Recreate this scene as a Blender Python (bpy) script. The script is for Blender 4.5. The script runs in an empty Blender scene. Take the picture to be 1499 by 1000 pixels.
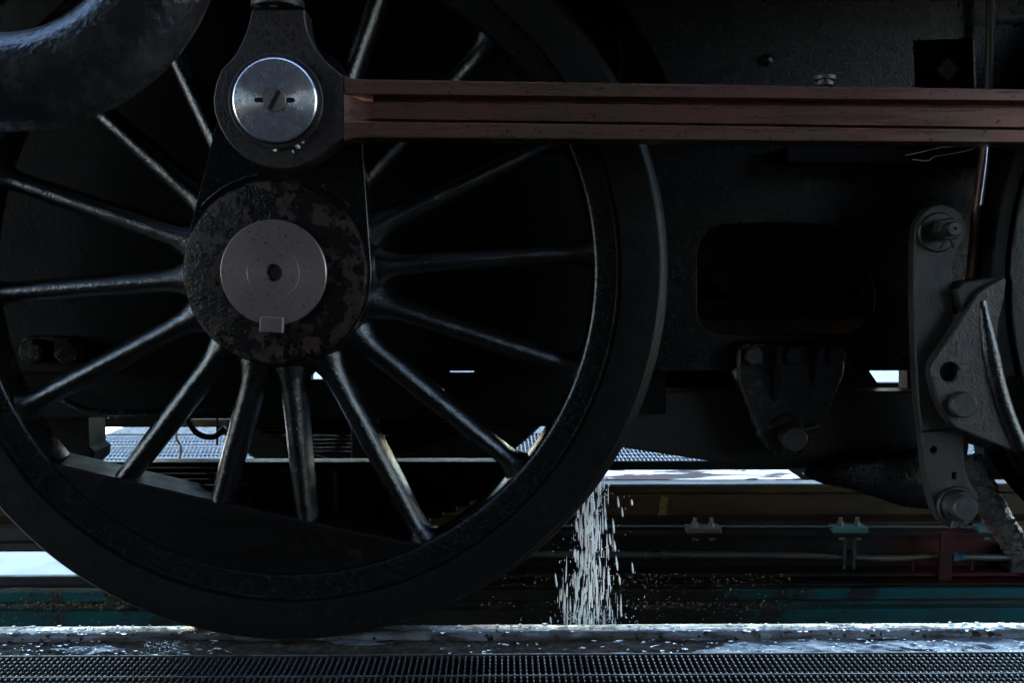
import bpy, bmesh, math, random
from mathutils import Vector, Matrix
from mathutils.geometry import tessellate_polygon
R = math.radians
PI = math.pi
rnd = random.Random(11)
sc = bpy.context.scene
col = sc.collection

# ------------------------------------------------------------------ camera, sky, sun, exposure
F, HC, PITCH, YAW = 1400.0, 0.73, R(4.12), R(0.60)
cam_d = bpy.data.cameras.new('camera')
cam = bpy.data.objects.new('camera', cam_d); col.objects.link(cam)
cam_d.sensor_width = 36.0
cam_d.lens = 36.0 * F / 1499.0
cam_d.clip_start, cam_d.clip_end = 0.05, 500
cam.location = (0, 0, HC)
cam.rotation_euler = (PI/2 - PITCH, 0, -YAW)
cam_d.dof.use_dof = True
cam_d.dof.focus_distance = 1.82
cam_d.dof.aperture_fstop = 9.0
sc.camera = cam

SUN_EL, SUN_AZ = R(36), R(200)         # azimuth clockwise from +Y: behind the added wall and roof, which shade the engine
w = bpy.data.worlds.new('World'); sc.world = w; w.use_nodes = True
nt = w.node_tree
bg = nt.nodes['Background']
sky = nt.nodes.new('ShaderNodeTexSky'); sky.sky_type = 'NISHITA'; sky.sun_disc = False
sky.sun_elevation = SUN_EL; sky.sun_rotation = SUN_AZ
sky.air_density = 1.2; sky.dust_density = .3; sky.ozone_density = 2.3
nt.links.new(sky.outputs[0], bg.inputs[0]); bg.inputs[1].default_value = 0.11
sd = bpy.data.lights.new('sun', 'SUN'); sd.energy = 4.5; sd.angle = R(0.5); sd.color = (1, .97, .92)
so = bpy.data.objects.new('sun', sd); col.objects.link(so)
dirv = Vector((math.sin(SUN_AZ)*math.cos(SUN_EL), math.cos(SUN_AZ)*math.cos(SUN_EL), math.sin(SUN_EL)))
so.rotation_euler = dirv.to_track_quat('Z', 'Y').to_euler()
so.location = (0, 6, 8)
sc.view_settings.view_transform = 'Standard'; sc.view_settings.look = 'None'
sc.view_settings.exposure = 3.75; sc.view_settings.gamma = 1.0
sc.cycles.use_denoising = True
sc.cycles.max_bounces = 8
sc.cycles.sample_clamp_indirect = 4.0

# ------------------------------------------------------------------ pixel -> point on a plane Y
_cm = cam.rotation_euler.to_matrix()
def at(px, py, Y):
    d = _cm @ Vector(((px-749.5)/F, -(py-500.0)/F, -1.0))
    t = Y / d.y
    return Vector((d.x*t, Y, HC + d.z*t))
def XZ(px, py, Y):
    p = at(px, py, Y); return (p.x, p.z)
def poly(pts, Y): return [XZ(a, b, Y) for a, b in pts]
def pxm(n, Y): return n * Y / F            # pixels -> metres at depth Y

# ------------------------------------------------------------------ materials
def new_mat(name):
    m = bpy.data.materials.new(name); m.use_nodes = True
    n = m.node_tree
    b = n.nodes['Principled BSDF']
    tc = n.nodes.new('ShaderNodeTexCoord')
    return m, n, b, tc
def noise(n, vec, scale, detail=4, rough=.6, stretch=None, dist=0.0):
    if stretch:
        mp = n.nodes.new('ShaderNodeMapping'); mp.inputs['Scale'].default_value = stretch
        n.links.new(vec, mp.inputs[0]); vec = mp.outputs[0]
    t = n.nodes.new('ShaderNodeTexNoise'); t.inputs['Scale'].default_value = scale
    t.inputs['Detail'].default_value = detail; t.inputs['Roughness'].default_value = rough
    t.inputs['Distortion'].default_value = dist
    n.links.new(vec, t.inputs['Vector']); return t.outputs[0]
def ramp(n, fac, lo, hi, a=0.0, b=1.0):
    r = n.nodes.new('ShaderNodeMapRange'); r.interpolation_type = 'SMOOTHSTEP'
    for i, v in enumerate((lo, hi, a, b)): r.inputs[1+i].default_value = v
    n.links.new(fac, r.inputs[0]); return r.outputs[0]
def mixc(n, fac, a, b):
    x = n.nodes.new('ShaderNodeMix'); x.data_type = 'RGBA'
    n.links.new(fac, x.inputs[0])
    for i, c in ((6, a), (7, b)):
        if isinstance(c, tuple): x.inputs[i].default_value = (*c, 1)
        else: n.links.new(c, x.inputs[i])
    return x.outputs[2]
def bump(n, h, strength, dist, prev=None):
    b = n.nodes.new('ShaderNodeBump'); b.inputs['Strength'].default_value = strength
    b.inputs['Distance'].default_value = dist
    n.links.new(h, b.inputs['Height'])
    if prev is not None: n.links.new(prev, b.inputs['Normal'])
    return b.outputs[0]
def mk(name, c1, c2=None, ms=30, lo=.45, hi=.6, r1=.4, r2=None, metal=0.0, spec=.5, bumps=((250, .5, .002),),
       stretch=None, coat=0.0, spots=None, rust=None, m2=None, wet=None, grit=None):
    m, n, b, tc = new_mat(name)
    v = tc.outputs['Object']
    b.inputs['Base Color'].default_value = (*c1, 1)
    b.inputs['Metallic'].default_value = metal
    b.inputs['Specular IOR Level'].default_value = spec
    b.inputs['Roughness'].default_value = r1
    colr = c1
    if c2 is not None:
        f = ramp(n, noise(n, v, ms, 9, .70, stretch), lo, hi)
        colr = mixc(n, f, c1, c2)
        if r2 is not None: n.links.new(ramp(n, f, 0, 1, r1, r2), b.inputs['Roughness'])
        if m2 is not None: n.links.new(ramp(n, f, 0, 1, metal, m2), b.inputs['Metallic'])
    elif r2 is not None:
        n.links.new(ramp(n, noise(n, v, ms, 5, .6, stretch), lo, hi, r1, r2), b.inputs['Roughness'])
    if rust:
        rc, rs, rlo, rhi = rust
        colr = mixc(n, ramp(n, noise(n, v, rs, 8, .7), rlo, rhi), colr, rc)
    if spots:
        scol, ss, slo, shi = spots
        colr = mixc(n, ramp(n, noise(n, v, ss, 2, .5), slo, shi), colr, scol)
    if grit:  # pale grime specks that also paint sparkle into the base colour
        gc, gs, gl, gh = grit
        colr = mixc(n, ramp(n, noise(n, v, gs, 3, .7), gl, gh), colr, gc)
    if not isinstance(colr, tuple): n.links.new(colr, b.inputs['Base Color'])
    prev = None
    for bs, st, di in bumps:
        prev = bump(n, noise(n, v, bs, 4, .65, stretch), st, di, prev)
    if prev is not None: n.links.new(prev, b.inputs['Normal'])
    if wet:
        ws, wl, wh, wv = wet
        n.links.new(ramp(n, noise(n, v, ws, 5, .65, stretch), wl, wh, spec, wv), b.inputs['Specular IOR Level'])
    if coat:
        b.inputs['Coat Weight'].default_value = coat; b.inputs['Coat Roughness'].default_value = .18
    return m

M = {}
M['paint'] = mk('oily_black_paint', (.0022, .0022, .0024), (.0055, .0048, .0045), 90, .3, .8, .20, .32, spec=.35, grit=((.022, .019, .018), 230, .56, .74),  # specks paint an oily sparkle into the black
                bumps=((170, .40, .0014), (60, .25, .003)))
M['spoke'] = mk('oily_spoke_paint', (.0024, .0024, .0028), (.006, .005, .0046), 110, .3, .8, .16, .27, spec=.68, grit=((.034, .030, .030), 210, .56, .74),  # pale specks stand in for glints on the spokes
                bumps=((190, .65, .0020), (45, .4, .005)))
M['tyre'] = mk('tyre_steel_black', (.0022, .0020, .0020), (.0060, .0048, .0042), 55, .3, .75, .30, .42, spec=.24, grit=((.021, .017, .015), 210, .55, .74),  # the fine speck layer imitates sparkle on the tyre
               bumps=((270, .6, .0017), (30, .3, .003)), spots=((.022, .017, .014), 70, .62, .74))
M['frame'] = mk('wrinkled_frame_paint', (.0014, .0014, .0015), (.0035, .0028, .0024), 60, .3, .8, .20, .34, spec=.30, grit=((.022, .019, .017), 200, .58, .74),  # frame sparkle put into the colour as pale specks
                bumps=((190, .60, .0022), (420, .2, .0007)))
M['bracket'] = mk('greasy_bracket_paint', (.006, .005, .0043), (.017, .012, .009), 50, .35, .7, .18, .32, spec=.7,
                  bumps=((110, .4, .002), (260, .5, .0014)))
M['inner'] = mk('brown_inner_casting', (.14, .08, .05), (.34, .16, .075), 12, .45, .7, .4, .55, bumps=((80, .6, .004),))
M['weight'] = mk('black_weight_casting', (.0020, .0017, .0016), (.0050, .0036, .0031), 35, .3, .75, .36, .5, spec=.10, grit=((.016, .012, .010), 210, .57, .75),  # fine specks imitate sparkle in the weight's colour
                 bumps=((260, .6, .0018), (30, .3, .003)), spots=((.016, .008, .006), 24, .68, .72))
M['holder'] = mk('worn_shoe_holder_steel', (.042, .035, .033), (.020, .0165, .0155), 22, .35, .7, .32, .5, metal=.2, spec=.5,
                 bumps=((190, .7, .002), (40, .4, .004)), spots=((.008, .006, .006), 90, .60, .70))
M['frame_dark'] = mk('sooty_and_shade_steel', (.0016, .0014, .0014), (.003, .0023, .002), 12, .4, .7, .6, .75, spec=.3, bumps=((120, .6, .003),))  # soot black; paints shade on the left frame plate and far edge bar
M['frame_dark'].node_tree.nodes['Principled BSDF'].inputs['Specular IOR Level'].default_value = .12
M['red_inner'] = mk('old_red_inner_paint', (.012, .003, .0025), (.004, .003, .0028), 6, .4, .65, .6, .7, spec=.3, bumps=((90, .5, .003),))
M['brown'] = mk('greasy_brown_steel', (.010, .0075, .0062), (.019, .0125, .009), 9, .35, .7, .5, .6, spec=.35,
                bumps=((200, .5, .0015), (40, .3, .003)))
M['rod'] = mk('worn_brown_rod_steel', (.225, .102, .082), (.165, .074, .060), 26, .3, .7, .22, .40, metal=.75, spec=.5,
              stretch=(.10, 1, 2.0), bumps=((300, .25, .0006),), spots=((.012, .009, .008), 150, .68, .71), rust=((.135, .100, .062), 3.0, .48, .66))
M['bigend'] = mk('big_end_steel', (.034, .022, .0195), (.013, .0095, .0088), 34, .3, .7, .36, .5, metal=.35, spec=.5,
                 bumps=((170, .8, .0022),), spots=((.005, .0045, .0045), 115, .53, .60))
M['hubface'] = mk('flaking_hub_paint', (.0020, .0018, .0018), (.026, .0125, .0085), 24, .50, .565, .24, .48, spec=.28,
                  bumps=((21, .9, .004), (190, .8, .0022)), spots=((.005, .005, .005), 120, .58, .66))
M['pin'] = None
M['axle'] = None
def turned(name, c, rough, aniso, metal=1.0, spots=None, ringscale=900):
    m, n, b, tc = new_mat(name)
    v = tc.outputs['Object']
    colr = mixc(n, ramp(n, noise(n, v, 60, 6, .7), .35, .7), c, tuple(x*.9 for x in c))
    if spots: colr = mixc(n, ramp(n, noise(n, v, spots[1], 3, .6), spots[2], spots[3]), colr, spots[0])
    n.links.new(colr, b.inputs['Base Color'])
    b.inputs['Metallic'].default_value = metal
    n.links.new(ramp(n, noise(n, v, 45, 5, .7), .3, .7, rough*.85, rough*1.2), b.inputs['Roughness'])
    b.inputs['Anisotropic'].default_value = aniso; b.inputs['Anisotropic Rotation'].default_value = .25
    tg = n.nodes.new('ShaderNodeTangent'); tg.direction_type = 'RADIAL'; tg.axis = 'Y'
    n.links.new(tg.outputs[0], b.inputs['Tangent'])
    return m
M['pin'] = turned('turned_bright_steel', (.85, .82, .84), .25, .93, spots=((.4, .36, .34), 150, .68, .74))
M['axle'] = turned('turned_grey_axle_steel', (.25, .185, .174), .36, .35, metal=.7, spots=((.05, .04, .04), 190, .62, .68))
M['scratch'] = mk('dark_score_line', (.03, .025, .025), r1=.5, bumps=())
M['hole'] = mk('dark_bore_steel', (.05, .05, .055), r1=.25, metal=.8, bumps=())
M['slot'] = mk('black_grease', (.004, .004, .004), r1=.35, bumps=())
M['grease'] = mk('pale_grease', (.62, .60, .56), r1=.35, bumps=((300, .5, .002),))
M['hanger'] = mk('grey_hanger_steel', (.026, .022, .0205), (.012, .0105, .0098), 20, .35, .7, .48, .62, metal=.15, spec=.4,
                 bumps=((260, .7, .0016), (40, .3, .003)), spots=((.012, .010, .010), 120, .60, .70))
M['bolt'] = mk('worn_bolt_steel', (.045, .041, .038), (.023, .020, .019), 60, .35, .65, .45, .55, metal=.35, bumps=((380, .6, .001),))
M['darkbolt'] = mk('greasy_bolt_steel', (.017, .0145, .0135), (.009, .008, .0075), 60, .35, .65, .42, .55, metal=.2, bumps=((380, .6, .001),))
M['bright_bolt'] = mk('bright_plated_steel', (.45, .45, .48), r1=.28, metal=1, bumps=((200, .2, .001),))
M['casting'] = mk('wet_dark_casting', (.012, .011, .011), (.034, .030, .028), 12, .4, .7, .24, .42, spec=.55,
                  bumps=((38, .5, .006), (150, .4, .002)))
M['copper'] = mk('oxidised_copper', (.26, .12, .075), (.10, .07, .06), 22, .4, .65, .3, .45, metal=.8, bumps=((200, .3, .001),))
M['leaf'] = mk('wet_spring_steel', (.003, .0027, .0026), (.012, .008, .0045), 60, .5, .7, .35, .55, spec=.02, wet=(75, .60, .68, .6),
               bumps=((110, 1.0, .008),), stretch=(.5, 1, 1))
M['rail'] = mk('wet_rail_steel', (.18, .178, .185), (.026, .020, .016), 30, .44, .60, .12, .42, metal=.15, spec=.06, wet=(24, .40, .50, .75),
               stretch=(.25, 1, 1), bumps=((110, .6, .003), (25, .35, .004)), spots=((.02, .016, .014), 60, .60, .66), rust=((.06, .048, .036), 6, .50, .62))
M['far_rail'] = mk('rusty_far_rail', (.034, .0190, .0080), (.013, .0075, .0040), 9, .4, .65, .5, .6, stretch=(.3, 1, 2),
                   spots=((.09, .045, .006), 9, .68, .80), bumps=((120, .5, .002),))
M['teal'] = mk('teal_beam_paint', (.006, .070, .066), (.004, .030, .030), 7, .4, .7, .35, .5, stretch=(.5, 1, 2.5),
               rust=((.020, .014, .010), 5.5, .53, .60), bumps=((80, .4, .002),))
M['teal_dirty'] = mk('dirty_teal_paint', (.008, .060, .052), (.020, .015, .010), 4, .40, .55, .4, .6, stretch=(.5, 1, 2.5),
                     bumps=((100, .6, .003),))
def dirt_along(m, x0, x1, x2, x3, dirt):
    """caked dirt where the water splashes: none left of x0, full from x1 to x2, none right of x3 (world metres)"""
    n = m.node_tree; b = n.nodes['Principled BSDF']; g = n.nodes.new('ShaderNodeNewGeometry')
    sp = n.nodes.new('ShaderNodeSeparateXYZ'); n.links.new(g.outputs['Position'], sp.inputs[0])
    nz = noise(n, g.outputs['Position'], 7, 6, .7, (1, 1, 3))
    ad = n.nodes.new('ShaderNodeMath'); ad.operation = 'MULTIPLY_ADD'; n.links.new(nz, ad.inputs[0]); ad.inputs[1].default_value = .9
    n.links.new(sp.outputs[0], ad.inputs[2])
    f1 = ramp(n, ad.outputs[0], x0+.45, x1+.45); f2 = ramp(n, ad.outputs[0], x2+.45, x3+.45, 1, 0)
    mu = n.nodes.new('ShaderNodeMath'); mu.operation = 'MULTIPLY'; n.links.new(f1, mu.inputs[0]); n.links.new(f2, mu.inputs[1])
    l = b.inputs['Base Color'].links[0].from_socket
    n.links.new(mixc(n, mu.outputs[0], l, dirt), b.inputs['Base Color'])
M['red'] = mk('red_oxide_beam_paint', (.055, .005, .003), (.022, .0035, .0025), 8, .4, .65, .45, .6,
              rust=((.014, .009, .007), 6, .52, .62), bumps=((110, .4, .002),))
dirt_along(M['teal'], -1.25, -.9, .65, 1.0, (.012, .0085, .005)); dirt_along(M['teal_dirty'], -1.5, -1.1, .8, 1.3, (.008, .006, .004))
dirt_along(M['red'], -9, -8, 1.24, 1.62, (.0075, .0045, .003))
M['red'].node_tree.nodes['Principled BSDF'].inputs['Specular IOR Level'].default_value = .2
M['pipe'] = mk('grey_conduit', (.040, .041, .038), (.085, .050, .014), 4, .45, .65, .35, .5, stretch=(.5, 1, 1), spec=.5, bumps=((120, .3, .002),))
M['clip_teal'] = mk('pale_teal_clip_paint', (.035, .085, .075), (.016, .035, .030), 30, .5, .7, .45, .6, bumps=((200, .4, .001),))
M['clip_tan'] = mk('tan_dirty_clip', (.075, .060, .036), (.025, .020, .014), 35, .4, .65, .5, .6, bumps=((200, .4, .001),))
M['blue_fit'] = mk('pale_blue_fitting', (.06, .13, .16), r1=.35, metal=.5, bumps=((200, .3, .001),))
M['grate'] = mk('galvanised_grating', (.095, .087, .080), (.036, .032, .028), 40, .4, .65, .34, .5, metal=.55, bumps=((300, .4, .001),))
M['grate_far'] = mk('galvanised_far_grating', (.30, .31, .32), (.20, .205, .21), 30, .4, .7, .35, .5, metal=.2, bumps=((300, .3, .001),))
M['crust'] = mk('rusty_crust', (.006, .004, .003), (.030, .017, .010), 70, .45, .65, .18, .35, spec=.6, bumps=((90, 1.0, .014),), spots=((.16, .12, .09), 120, .68, .74))
M['crustblack'] = mk('oily_black_crust', (.002, .002, .002), (.006, .0045, .0035), 60, .45, .65, .15, .35, spec=.35, bumps=((120, .7, .005),))
M['far_rail'].node_tree.nodes['Principled BSDF'].inputs['Specular IOR Level'].default_value = .15
M['ochre'] = mk('worn_ochre_paint', (.16, .085, .010), (.03, .02, .008), 60, .4, .6, .5, .6, bumps=())
M['crumb'] = mk('ochre_crumbs', (.42, .30, .15), (.16, .11, .06), 20, .4, .6, .6, .7, bumps=((300, .5, .002),))
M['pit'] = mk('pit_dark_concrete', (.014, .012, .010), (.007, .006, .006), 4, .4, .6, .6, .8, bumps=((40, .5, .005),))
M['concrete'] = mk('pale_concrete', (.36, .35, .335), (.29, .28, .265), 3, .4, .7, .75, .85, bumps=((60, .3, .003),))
M['asphalt'] = mk('dark_yard_asphalt', (.055, .055, .056), (.035, .035, .035), 8, .4, .6, .8, .9, bumps=((120, .6, .004),))
M['gravel'] = mk('pale_gravel', (.24, .22, .20), (.10, .09, .08), 45, .4, .6, .7, .85, bumps=((60, 1.0, .02),))
# kerb: muddy ledge partly under a wet film
def mk_ledge():
    m, n, b, tc = new_mat('wet_muddy_ledge'); v = tc.outputs['Object']
    mud = mixc(n, ramp(n, noise(n, v, 55, 8, .7), .35, .65), (.008, .006, .004), (.055, .039, .023))
    sep = n.nodes.new('ShaderNodeSeparateXYZ'); n.links.new(v, sep.inputs[0])
    pool = noise(n, v, 5.5, 5, .55, (.55, 2.4, 1))
    ad = n.nodes.new('ShaderNodeMath'); ad.operation = 'MULTIPLY_ADD'
    n.links.new(ramp(n, sep.outputs[0], .30, .62), ad.inputs[0]); ad.inputs[1].default_value = .21; n.links.new(pool, ad.inputs[2])
    wet = ramp(n, ad.outputs[0], .612, .628)
    n.links.new(mixc(n, wet, mud, (.12, .12, .125)), b.inputs['Base Color'])
    n.links.new(ramp(n, wet, 0, 1, .70, .12), b.inputs['Roughness']); n.links.new(ramp(n, wet, 0, 1, .12, .6), b.inputs['Specular IOR Level'])
    b1 = bump(n, noise(n, v, 130, 6, .7), .8, .004)
    mul = n.nodes.new('ShaderNodeMath'); mul.operation = 'SUBTRACT'; mul.inputs[0].default_value = 1.0; n.links.new(wet, mul.inputs[1])
    n.links.new(ramp(n, wet, 0, 1, .9, .25), b1.node.inputs['Strength'])
    n.links.new(b1, b.inputs['Normal'])
    return m
M['ledge'] = mk_ledge()
def mk_far_plate():
    m, n, b, tc = new_mat('wet_red_and_pale_plate'); v = tc.outputs['Object']
    f = ramp(n, noise(n, v, 3.2, 6, .6, (1, 4.5, 1), .6), .50, .535)
    c = mixc(n, f, (.30, .305, .32), (.07, .012, .009))
    n.links.new(c, b.inputs['Base Color']); n.links.new(ramp(n, f, 0, 1, .30, .75), b.inputs['Roughness']); n.links.new(ramp(n, f, 0, 1, .5, .15), b.inputs['Specular IOR Level'])
    n.links.new(bump(n, noise(n, v, 120, 5, .6), .3, .002), b.inputs['Normal'])
    return m
M['far_plate'] = mk_far_plate()
def mk_water(name, rough, base, trans):
    m, n, b, tc = new_mat(name)
    b.inputs['Base Color'].default_value = (*base, 1); b.inputs['Roughness'].default_value = rough
    b.inputs['IOR'].default_value = 1.33; b.inputs['Transmission Weight'].default_value = trans
    return m
M['bead'] = mk_water('clear_water_bead', .03, (.9, .93, .97), .75)
M['fall'] = mk_water('aerated_falling_water', .30, (1.0, 1.0, 1.0), .0)

# ------------------------------------------------------------------ mesh helpers
def finish(bm, ang=32):
    me = bpy.data.meshes.new('m')
    bmesh.ops.recalc_face_normals(bm, faces=bm.faces)
    bm.to_mesh(me); bm.free()
    me.polygons.foreach_set('use_smooth', [True]*len(me.polygons))
    me.set_sharp_from_angle(angle=R(ang))
    return me
def wroot(o):
    while o.parent: o = o.parent
    return o
def obj(name, bm, mat, parent=None, loc=None, ang=32, kind=None):
    """world-space bmesh -> one mesh object; a child's vertices are stored relative to its thing"""
    base = wroot(parent).location if parent else (Vector(loc) if loc is not None else None)
    if base is None:
        c = [v.co for v in bm.verts]
        base = Vector((sum(v.x for v in c)/len(c), sum(v.y for v in c)/len(c), min(v.z for v in c)))
    bmesh.ops.translate(bm, verts=bm.verts, vec=-Vector(base))
    me = finish(bm, ang); me.name = name
    me.materials.append(M[mat] if isinstance(mat, str) else mat)
    o = bpy.data.objects.new(name, me); col.objects.link(o)
    if parent: o.parent = parent
    else: o.location = base
    if kind: o['kind'] = kind
    return o
def tag(o, label, cat, group=None):
    o['label'] = label; o['category'] = cat
    if group: o['group'] = group
    return o
def thing(name, label, cat, loc, group=None):
    o = bpy.data.objects.new(name, None); o.empty_display_size = .1; col.objects.link(o)
    o.location = loc
    return tag(o, label, cat, group)
def copy_tree(o, parent=None):
    c = o.copy(); col.objects.link(c); c.parent = parent
    for ch in list(o.children): copy_tree(ch, c)
    return c
def inset(pts, d):
    """offset a closed XZ outline inwards by d (outline counter-clockwise)"""
    n = len(pts); out = []
    for i in range(n):
        a, b, c = Vector(pts[i-1]), Vector(pts[i]), Vector(pts[(i+1) % n])
        e1, e2 = (b-a), (c-b)
        if e1.length < 1e-9 or e2.length < 1e-9: out.append(tuple(b)); continue
        e1.normalize(); e2.normalize()
        n1, n2 = Vector((-e1.y, e1.x)), Vector((-e2.y, e2.x))
        k = 1 + n1.dot(n2)
        mv = (n1+n2) / max(k, .5)
        out.append(tuple(b + mv*d))
    return out
def area(pts): return sum(pts[i-1][0]*pts[i][1]-pts[i][0]*pts[i-1][1] for i in range(len(pts)))/2
def prism(bm, outline, y0, y1, bev=.002, holes=()):
    """XZ outline extruded from y0 (front) to y1, front edge chamfered, with through holes"""
    loops = [list(outline)] + [list(h) for h in holes]
    if area(loops[0]) < 0: loops[0].reverse()
    for h in loops[1:]:
        if area(h) > 0: h.reverse()
    fr = [inset(l, bev) if bev else l for l in loops]
    def cap(ls, y, rev):
        vs = [[bm.verts.new((x, y, z)) for x, z in l] for l in ls]
        flat = [v for l in vs for v in l]
        for t in tessellate_polygon([[Vector((x, z, 0)) for x, z in l] for l in ls]):
            f = [flat[i] for i in t]
            try: bm.faces.new(f)
            except ValueError: pass
        return vs
    A = cap(fr, y0, False)
    D = cap(loops, y1, True)
    for a, l, d in zip(A, loops, D):
        n = len(l)
        b = [bm.verts.new((x, y0+bev, z)) for x, z in l] if bev else a
        for i in range(n):
            j = (i+1) % n
            if bev: bm.faces.new((a[i], a[j], b[j], b[i]))
            bm.faces.new((b[i], b[j], d[j], d[i]))
    return bm
def circ(cx, cz, r, n=32, a0=0, a1=2*PI):
    full = abs(a1-a0-2*PI) < 1e-6
    m = n if full else n+1
    return [(cx+r*math.cos(a0+(a1-a0)*i/n), cz+r*math.sin(a0+(a1-a0)*i/n)) for i in range(m)]
def lathe(bm, cx, cz, prof, n=64, closed=False):
    """revolve (r, y) about the Y axis through (cx, cz)"""
    rings = []
    for r, y in prof:
        if r < 1e-6: rings.append([bm.verts.new((cx, y, cz))])
        else: rings.append([bm.verts.new((cx+r*math.cos(2*PI*i/n), y, cz+r*math.sin(2*PI*i/n))) for i in range(n)])
    pr = list(zip(rings, rings[1:])) + ([(rings[-1], rings[0])] if closed else [])
    for a, b in pr:
        for i in range(n):
            j = (i+1) % n
            if len(a) == 1 and len(b) == 1: continue
            if len(a) == 1: bm.faces.new((a[0], b[i], b[j]))
            elif len(b) == 1: bm.faces.new((a[i], a[j], b[0]))
            else: bm.faces.new((a[i], a[j], b[j], b[i]))
    return bm
def box(bm, lo, hi, bev=0.0):
    r = bmesh.ops.create_cube(bm, size=1)
    vs = r['verts']
    c = (Vector(lo)+Vector(hi))/2; s = Vector(hi)-Vector(lo)
    for v in vs: v.co = Vector((v.co.x*s.x, v.co.y*s.y, v.co.z*s.z)) + c
    if bev:
        es = list({e for v in vs for e in v.link_edges})
        bmesh.ops.bevel(bm, geom=es, offset=bev, segments=1, affect='EDGES', profile=.5)
    return bm
def tube(bm, pts, r, n=12, caps=True, jitter=0.0):
    pts = [Vector(p) for p in pts]
    rad = r if isinstance(r, (list, tuple)) else [r]*len(pts)
    rings = []; up = None
    for i, p in enumerate(pts):
        t = (pts[min(i+1, len(pts)-1)] - pts[max(i-1, 0)]).normalized()
        if up is None:
            up = Vector((0, 0, 1)) if abs(t.z) < .9 else Vector((0, 1, 0))
        a = (up - t*up.dot(t)).normalized(); b = t.cross(a); up = a
        rings.append([bm.verts.new(p + (a*math.cos(2*PI*k/n)+b*math.sin(2*PI*k/n))*rad[i]*(1+rnd.uniform(-jitter, jitter))) for k in range(n)])
    for q, s in zip(rings, rings[1:]):
        for k in range(n): bm.faces.new((q[k], q[(k+1) % n], s[(k+1) % n], s[k]))
    if caps:
        bm.faces.new(rings[0]); bm.faces.new(rings[-1])
    return bm
def smooth_path(pts, k=8):
    """Catmull-Rom through the points"""
    P = [Vector(p) for p in pts]; P = [2*P[0]-P[1]] + P + [2*P[-1]-P[-2]]; out = []
    for i in range(1, len(P)-2):
        for j in range(k):
            t = j/k; a, b, c, d = P[i-1:i+3]
            out.append(.5*((2*b)+(c-a)*t+(2*a-5*b+4*c-d)*t*t+(3*b-a-3*c+d)*t**3))
    out.append(P[-2]); return out
def extr_x(bm, prof, x0, x1, nx=1, fn=None):
    """(y, z) closed profile swept along X, optional fn(x, y, z) -> (y, z)"""
    rings = []
    for i in range(nx+1):
        x = x0+(x1-x0)*i/nx
        rings.append([bm.verts.new((x, *(fn(x, y, z) if fn else (y, z)))) for y, z in prof])
    n = len(prof)
    for a, b in zip(rings, rings[1:]):
        for k in range(n): bm.faces.new((a[k], a[(k+1) % n], b[(k+1) % n], b[k]))
    for rg in (rings[0], rings[-1]):
        try: bm.faces.new(rg)
        except ValueError: pass
    return bm
def hexhead(bm, cx, cz, r, y0, y1, n=6, rot=0.0, bev=None):
    return prism(bm, circ(cx, cz, r, n, rot, rot+2*PI), y0, y1, bev if bev is not None else r*.14)
B = bmesh.new

# ================================================================== SETTING
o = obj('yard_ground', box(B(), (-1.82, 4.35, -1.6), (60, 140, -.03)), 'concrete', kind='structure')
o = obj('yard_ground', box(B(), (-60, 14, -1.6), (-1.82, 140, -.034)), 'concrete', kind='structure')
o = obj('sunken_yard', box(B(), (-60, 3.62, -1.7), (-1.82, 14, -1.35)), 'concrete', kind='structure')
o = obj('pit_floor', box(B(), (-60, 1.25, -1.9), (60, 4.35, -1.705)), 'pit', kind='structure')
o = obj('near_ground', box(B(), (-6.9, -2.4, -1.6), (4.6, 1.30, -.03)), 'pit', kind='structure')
for lo, hi in (((-60, -60, -1.6), (-6.9, 1.30, -.032)), ((4.6, -60, -1.6), (60, 1.30, -.032)), ((-6.9, -60, -1.6), (4.6, -2.4, -.032))):
    obj('yard_ground', box(B(), lo, hi), 'asphalt', kind='structure')
# unseen wall and roof added to shade the near side; daylight comes round their ends
o = obj('added_shade_wall', box(B(), (-6.5, -1.9, -.03), (4.2, -1.6, 3.7)), 'pit', kind='structure')
o = obj('added_shade_roof', box(B(), (-6.8, -2.2, 3.7), (4.5, .75, 3.85)), 'pit', kind='structure')
# near ledge under the rail: a real relief sheet on a solid kerb
o = obj('kerb', box(B(), (-3.2, 1.802, -.9), (3.2, 1.955, -.034)), 'pit', kind='structure')
from mathutils import noise as mn
bm = B(); NX, NY = 560, 12; g = []
for i in range(NX+1):
    x = -1.7+3.4*i/NX; rowv = []
    for j in range(NY+1):
        y = 1.798+.083*j/NY
        z = -.011 + .0045*mn.fractal(Vector((x*9, y*22, .3)), 1.0, 2.0, 5) + .0018*mn.noise(Vector((x*60, y*60, 2)))
        if 110 < 735+x*1400/1.84 < 330: z += .003*math.exp(-((735+x*1400/1.84-262)/30)**2)
        rowv.append(bm.verts.new((x, y, min(z, -.002))))
    g.append(rowv)
for i in range(NX):
    for j in range(NY): bm.faces.new((g[i][j], g[i+1][j], g[i+1][j+1], g[i][j+1]))
bd = [g[i][0] for i in range(NX+1)]
lowv = [bm.verts.new((v.co.x, v.co.y, -.033)) for v in bd]
for i in range(NX): bm.faces.new((bd[i], lowv[i], lowv[i+1], bd[i+1]))
o = obj('muddy_ledge', bm, 'ledge', kind='structure', ang=180)

# near rail
bm = B()
prof = [(1.889, -.030), (1.887, -.010), (1.889, -.0045), (1.894, -.001), (1.903, .0004), (1.930, .0004), (1.940, -.001), (1.945, -.005), (1.947, -.012), (1.947, -.030)]
extr_x(bm, prof, -3.2, 3.2, 320, lambda x, y, z: (y, z + (.0006*mn.noise(Vector((x*30, y*60, 0))) if z > -.006 else 0)))
tag(obj('rail', bm, 'rail'), 'near wet rail with shiny water film right under the big wheel', 'rail', 'rails of the track')

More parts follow.
